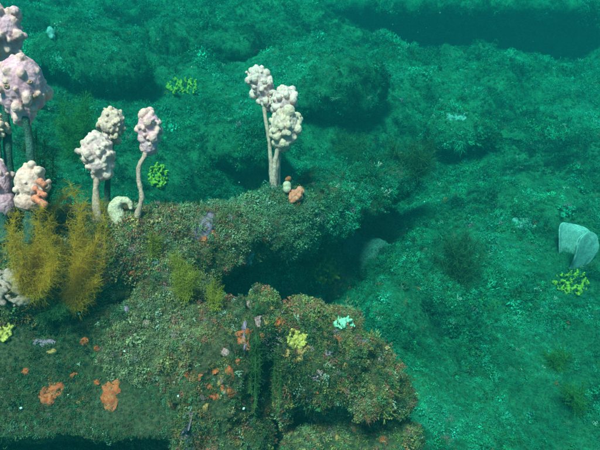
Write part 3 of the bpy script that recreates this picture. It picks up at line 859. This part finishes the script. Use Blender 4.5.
def stick(V, F, p0, dirv, length, rad, bend, segs=2, fork=0):
    d = np.array(dirv, float); d /= np.linalg.norm(d)
    p = np.array(p0, float)
    a = np.cross(d, [0.3, 0.9, 0.1]); a /= np.linalg.norm(a); b = np.cross(d, a)
    rings = []
    for i in range(segs + 1):
        r = rad * (1 - 0.25 * i / segs)
        st = len(V)
        for k in range(3):
            an = k * 2.094
            V.append(p + (a * math.cos(an) + b * math.sin(an)) * r)
        rings.append(st)
        d = d + np.array(bend) / segs; d /= np.linalg.norm(d)
        p = p + d * length / segs
    for i in range(segs):
        for k in range(3):
            k2 = (k + 1) % 3
            F.append((rings[i] + k, rings[i] + k2, rings[i + 1] + k2, rings[i + 1] + k))
    F.append((rings[-1], rings[-1] + 1, rings[-1] + 2))
    if fork:
        for s in range(fork):
            nd = d + np.array([random.uniform(-.8, .8), random.uniform(-.8, .8), random.uniform(-.2, .5)])
            stick(V, F, p - d * length * 0.35 / segs, nd, length * 0.55, rad * 0.8, bend, 1, 0)

def make_sources():
    out = []
    for v in range(2):                                        # forked coralline tufts
        V, F = [], []
        for i in range(11):
            a = random.uniform(0, 6.28); t = random.uniform(0.05, 0.9)
            stick(V, F, (math.cos(a) * .25 * t, math.sin(a) * .25 * t, -.1), (math.cos(a) * t, math.sin(a) * t, 1), random.uniform(.3, .62), .042, [random.uniform(-.5, .5), random.uniform(-.5, .5), 0], 2, 2)
        out.append(source('coralline_tuft', V, F, True))
    for v in range(2):                                        # leafy crumbs
        V, F = [], []
        for i in range(36):
            a = random.uniform(0, 6.28); r = .55 * math.sqrt(random.random())
            c = np.array([math.cos(a) * r, math.sin(a) * r, random.uniform(0, .65)])
            x = np.array([random.gauss(0, 1) for _ in range(3)]); x /= np.linalg.norm(x)
            y = np.cross(x, [random.gauss(0, 1) for _ in range(3)]); y /= np.linalg.norm(y)
            n = np.cross(x, y); l, w = random.uniform(.08, .18), random.uniform(.05, .10)
            st = len(V)
            V += [c - x * l, c - y * w + n * .04, c + y * w + n * .04, c + x * l * .4 - y * w * .8 + n * .1, c + x * l * .4 + y * w * .8 + n * .1, c + x * l]
            F += [(st, st + 1, st + 2), (st + 1, st + 3, st + 4, st + 2), (st + 3, st + 5, st + 4)]
        out.append(source('leafy_tuft', V, F, False))
    for v in range(2):                                        # soft filaments
        V, F = [], []
        for i in range(38):
            a = random.uniform(0, 6.28); t = random.uniform(0.1, 1.3); h = random.uniform(.35, .85)
            p = np.array([math.cos(a) * .4 * random.random(), math.sin(a) * .4 * random.random(), -.1])
            d = np.array([math.cos(a) * t * .7, math.sin(a) * t * .7, 1.0]); d /= np.linalg.norm(d)
            s = np.array([-math.sin(a), math.cos(a), 0]) * .015
            st = len(V)
            for k in range(4):
                w = (1 - k / 3.3)
                V += [p - s * w, p + s * w]
                d = d + np.array([random.uniform(-.3, .3), random.uniform(-.3, .3), -.25]); d /= np.linalg.norm(d)
                p = p + d * h / 3
            for k in range(3):
                F.append((st + 2 * k, st + 2 * k + 1, st + 2 * k + 3, st + 2 * k + 2))
        out.append(source('filament_tuft', V, F, False))
    for v in range(2):                                        # knobbly grains
        bm = bmesh.new()
        for i in range(18):
            a = random.uniform(0, 6.28); r = .6 * math.sqrt(random.random()); s = random.uniform(.06, .12)
            bmesh.ops.create_icosphere(bm, subdivisions=1, radius=s, matrix=Matrix.Translation((math.cos(a) * r, math.sin(a) * r, random.uniform(0, .4))) @ Matrix.Rotation(a, 4, 'X') @ Matrix.Diagonal((1, .8, 1.3, 1)))
        V = [np.array(x.co) for x in bm.verts]; F = [tuple(q.index for q in f.verts) for f in bm.faces]
        bm.free()
        out.append(source('grain_tuft', V, F, True))
    return out
SOURCES = make_sources()

def turf_group():
    g = bpy.data.node_groups.new('turf', 'GeometryNodeTree')
    g.interface.new_socket('Geometry', in_out='INPUT', socket_type='NodeSocketGeometry')
    g.interface.new_socket('Geometry', in_out='OUTPUT', socket_type='NodeSocketGeometry')
    gi, go = g.nodes.new('NodeGroupInput'), g.nodes.new('NodeGroupOutput')
    join = g.nodes.new('GeometryNodeJoinGeometry')
    for k in reversed(range(len(SOURCES))):                   # the join keeps links newest first
        oi = g.nodes.new('GeometryNodeObjectInfo')
        oi.inputs['Object'].default_value = SOURCES[k]
        oi.inputs['As Instance'].default_value = False
        gi2 = g.nodes.new('GeometryNodeGeometryToInstance')
        g.links.new(oi.outputs['Geometry'], gi2.inputs[0])
        g.links.new(gi2.outputs[0], join.inputs[0])
    iop = g.nodes.new('GeometryNodeInstanceOnPoints')
    g.links.new(gi.outputs[0], iop.inputs['Points'])
    g.links.new(join.outputs[0], iop.inputs['Instance'])
    iop.inputs['Pick Instance'].default_value = True
    def attr(name, typ):
        a = g.nodes.new('GeometryNodeInputNamedAttribute'); a.data_type = typ; a.inputs['Name'].default_value = name
        return [s for s in a.outputs if s.enabled and s.name == 'Attribute'][0]
    g.links.new(attr('idx', 'INT'), iop.inputs['Instance Index'])
    e2r = g.nodes.new('FunctionNodeEulerToRotation')
    g.links.new(attr('rot', 'FLOAT_VECTOR'), e2r.inputs[0])
    g.links.new(e2r.outputs[0], iop.inputs['Rotation'])
    g.links.new(attr('scl', 'FLOAT_VECTOR'), iop.inputs['Scale'])
    g.links.new(iop.outputs[0], go.inputs[0])
    return g
TURF = turf_group()

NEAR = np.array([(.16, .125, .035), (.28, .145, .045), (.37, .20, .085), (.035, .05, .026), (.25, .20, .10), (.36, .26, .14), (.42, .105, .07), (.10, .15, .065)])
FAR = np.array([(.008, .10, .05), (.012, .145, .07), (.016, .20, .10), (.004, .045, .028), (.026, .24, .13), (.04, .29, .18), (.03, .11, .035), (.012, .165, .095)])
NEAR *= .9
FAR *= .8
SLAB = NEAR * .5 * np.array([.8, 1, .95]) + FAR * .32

def grow(o, density, size, pal, wts, name, label, seed, farscale=False, green=0.0):
    me = o.data
    me.calc_loop_triangles()
    nt_ = len(me.loop_triangles)
    t = np.empty(nt_ * 3, np.int32); me.loop_triangles.foreach_get('vertices', t); t = t.reshape(-1, 3)
    co = get_co(me) + np.array(o.location)
    no = get_no(me)
    A, B, C_ = co[t[:, 0]], co[t[:, 1]], co[t[:, 2]]
    area = np.linalg.norm(np.cross(B - A, C_ - A), axis=1) / 2
    cen = (A + B + C_) / 3
    rel = cen - CAM
    dep = rel @ FWD
    du = np.abs(rel @ RGT) / np.maximum(dep, .05); dv = np.abs(rel @ UPV) / np.maximum(dep, .05)
    near = np.clip(np.linalg.norm(rel, axis=1), 0.8, 9)
    s_t = size * (near / 1.0) ** 0.5 if farscale else np.full(len(cen), size)
    dens = density * (size / s_t) ** 2
    # a generous margin round the field of view stays fully grown; further off it thins out
    out = (dep < 0) | (du > 1.1) | (dv > 0.95)
    dens = np.where(out, dens * 0.12, dens)
    rng = np.random.default_rng(seed)
    cnt = rng.poisson(area * dens)
    sel = np.repeat(np.arange(len(cen)), cnt)
    r1, r2 = rng.random(len(sel)), rng.random(len(sel))
    sq = np.sqrt(r1)
    wa, wb, wc = (1 - sq)[:, None], (sq * (1 - r2))[:, None], (sq * r2)[:, None]
    P = A[sel] * wa + B[sel] * wb + C_[sel] * wc
    Nn = no[t[sel, 0]] * wa + no[t[sel, 1]] * wb + no[t[sel, 2]] * wc
    # patchiness: bald spots and thick clumps
    patch = fbm(P, 9, 3, seed + 3)
    keep = rng.random(len(P)) < np.clip(0.85 + patch * 1.1, 0.42, 1)
    P, Nn, sel, patch = P[keep], Nn[keep], sel[keep], patch[keep]
    n = len(P)
    Nn = Nn + rng.normal(0, .28, (n, 3)) + np.array([0, 0, .25])
    s = s_t[sel] * np.exp(rng.normal(0, .32, n)) * (1 + patch * .7)
    sv = np.c_[s, s, s * np.exp(rng.normal(0, .25, n))]
    # species by patch
    sp = fbm(P, 6, 3, seed + 17) + rng.normal(0, .34, n)
    q = np.argsort(np.argsort(sp)) / max(n, 1)
    cw = np.cumsum(wts) / np.sum(wts)
    kind = np.searchsorted(cw, q).clip(0, 3)
    idx = kind * 2 + rng.integers(0, 2, n)
    # tint by patch
    h = fbm(P, 4.2, 4, seed + 29, .6) * 1.6 + rng.normal(0, .30, n)
    ci = ((np.argsort(np.argsort(h)) / max(n, 1)) * len(pal)).astype(int).clip(0, len(pal) - 1)
    order = np.array([3, 0, 7, 1, 6, 2, 4, 5])
    w_ = np.clip((dep[sel] - 1.12) / .45, 0, 1)[:, None] if pal is NEAR else 0  # turf loses red with camera depth: the water's tinting put into the colour
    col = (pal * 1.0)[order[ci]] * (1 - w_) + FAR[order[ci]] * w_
    col = col * np.exp(rng.normal(0, .24, (n, 1))) * np.exp(rng.normal(0, .09, (n, 3)))
    col = col * (1 + .75 * fbm(P, 2.6, 4, seed + 41))[:, None]
    rare = rng.random(n)
    fl = 1.0 if pal is NEAR else .35
    rare = rare / fl
    col[rare < .012] = (.36, .15, .20)
    col[(rare > .012) & (rare < .020)] = (.45, .12, .03)
    col[(rare > .020) & (rare < .036)] = (.44, .40, .32)
    m2 = bpy.data.meshes.new(name)
    base = np.array(o.location)
    m2.vertices.add(n)
    m2.vertices.foreach_set('co', np.ascontiguousarray(P - base, dtype=np.float32).ravel())
    def put(nm, typ, arr, key):
        a = m2.attributes.new(nm, typ, 'POINT'); a.data.foreach_set(key, np.ascontiguousarray(arr).ravel())
    put('rot', 'FLOAT_VECTOR', frame_from(Nn, rng.random(n) * 6.28).astype(np.float32), 'vector')
    put('scl', 'FLOAT_VECTOR', sv.astype(np.float32), 'vector')
    put('idx', 'INT', idx.astype(np.int32), 'value')
    put('tint', 'FLOAT_COLOR', np.c_[col, np.ones(n)].astype(np.float32), 'color')
    m2.materials.append(M_TURF)
    ob = bpy.data.objects.new(name, m2)
    COL.objects.link(ob)
    ob.parent = o
    md = ob.modifiers.new('turf', 'NODES'); md.node_group = TURF
    tag(ob, label, kind='stuff')
    return n

total = 0
for k, o in enumerate(SURF):
    if o is seabed:
        total += grow(o, 30000, .0105, FAR, (1.2, 1.5, 6, .2), 'turf_algae', 'short fuzzy green turf algae carpeting the seabed', 900, True)
    elif o.data.materials[0] is M_BED:
        total += grow(o, 26000, .011, FAR, (1.2, 1.5, 6, .2), 'turf_algae', 'short fuzzy green turf algae on the rock', 300 + k, True)
    elif o.data.materials[0] is M_BARE:
        total += grow(o, 9000, .006, FAR, (1, 3, 1, 1), 'turf_algae', 'sparse silty algae on the bare rock', 300 + k)
    elif o is slab:
        total += grow(o, 70000, .0052, SLAB, (1, 4, 1.6, 1), 'turf_algae', 'thin crumbly algae film on the rock', 300 + k)
    else:
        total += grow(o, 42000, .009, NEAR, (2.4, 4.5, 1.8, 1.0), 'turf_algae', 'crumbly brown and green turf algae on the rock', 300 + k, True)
print('TUFTS', total)

# ------------------------------------------------------------------ specks drifting in the water
rg = np.random.default_rng(77)
V, F = [], []
for k in range(320):
    c = np.array([rg.uniform(-2.2, 2.6), rg.uniform(.45, 4.5), rg.uniform(.05, 1.15)])
    r = rg.uniform(.0005, .0014) * (1 + .35 * c[1])
    st = len(V)
    for d_ in ((1, 0, 0), (-1, 0, 0), (0, 1, 0), (0, -1, 0), (0, 0, 1), (0, 0, -1)):
        V.append(c + np.array(d_) * r * rg.uniform(.6, 1.3))
    F += [(st + a, st + b, st + e) for a in (0, 1) for b in (2, 3) for e in (4, 5)]
tag(mesh_obj('marine_snow', V, F, M_SHELL), 'pale specks drifting in the water', 'particles', kind='stuff')

# ------------------------------------------------------------------ the water itself
x0, x1, y0, y1, z0, z1 = -9, 10.5, -5, 12, -2.2, 1.5
hv = [(x, y, z) for x in (x0, x1) for y in (y0, y1) for z in (z0, z1)]
hf = [(0, 1, 3, 2), (4, 6, 7, 5), (0, 4, 5, 1), (2, 3, 7, 6), (0, 2, 6, 4), (1, 5, 7, 3)]
M_WATER = bpy.data.materials.new('sea_water')
M_WATER.use_nodes = True
nt = M_WATER.node_tree
nt.nodes.clear()
mo = nt.nodes.new('ShaderNodeOutputMaterial')
pv = nt.nodes.new('ShaderNodeVolumePrincipled')
pv.inputs['Density'].default_value = 0.54
pv.inputs['Color'].default_value = (0.002, 0.043, 0.047, 1)
pv.inputs['Absorption Color'].default_value = (0.0, 0.86, 0.80, 1)
pv.inputs['Anisotropy'].default_value = 0.0
nt.links.new(pv.outputs[0], mo.inputs['Volume'])
haze = mesh_obj('haze', hv, hf, M_WATER, smooth=False)
tag(haze, 'blue-green sea water that dims and tints everything far off', 'water', kind='stuff')
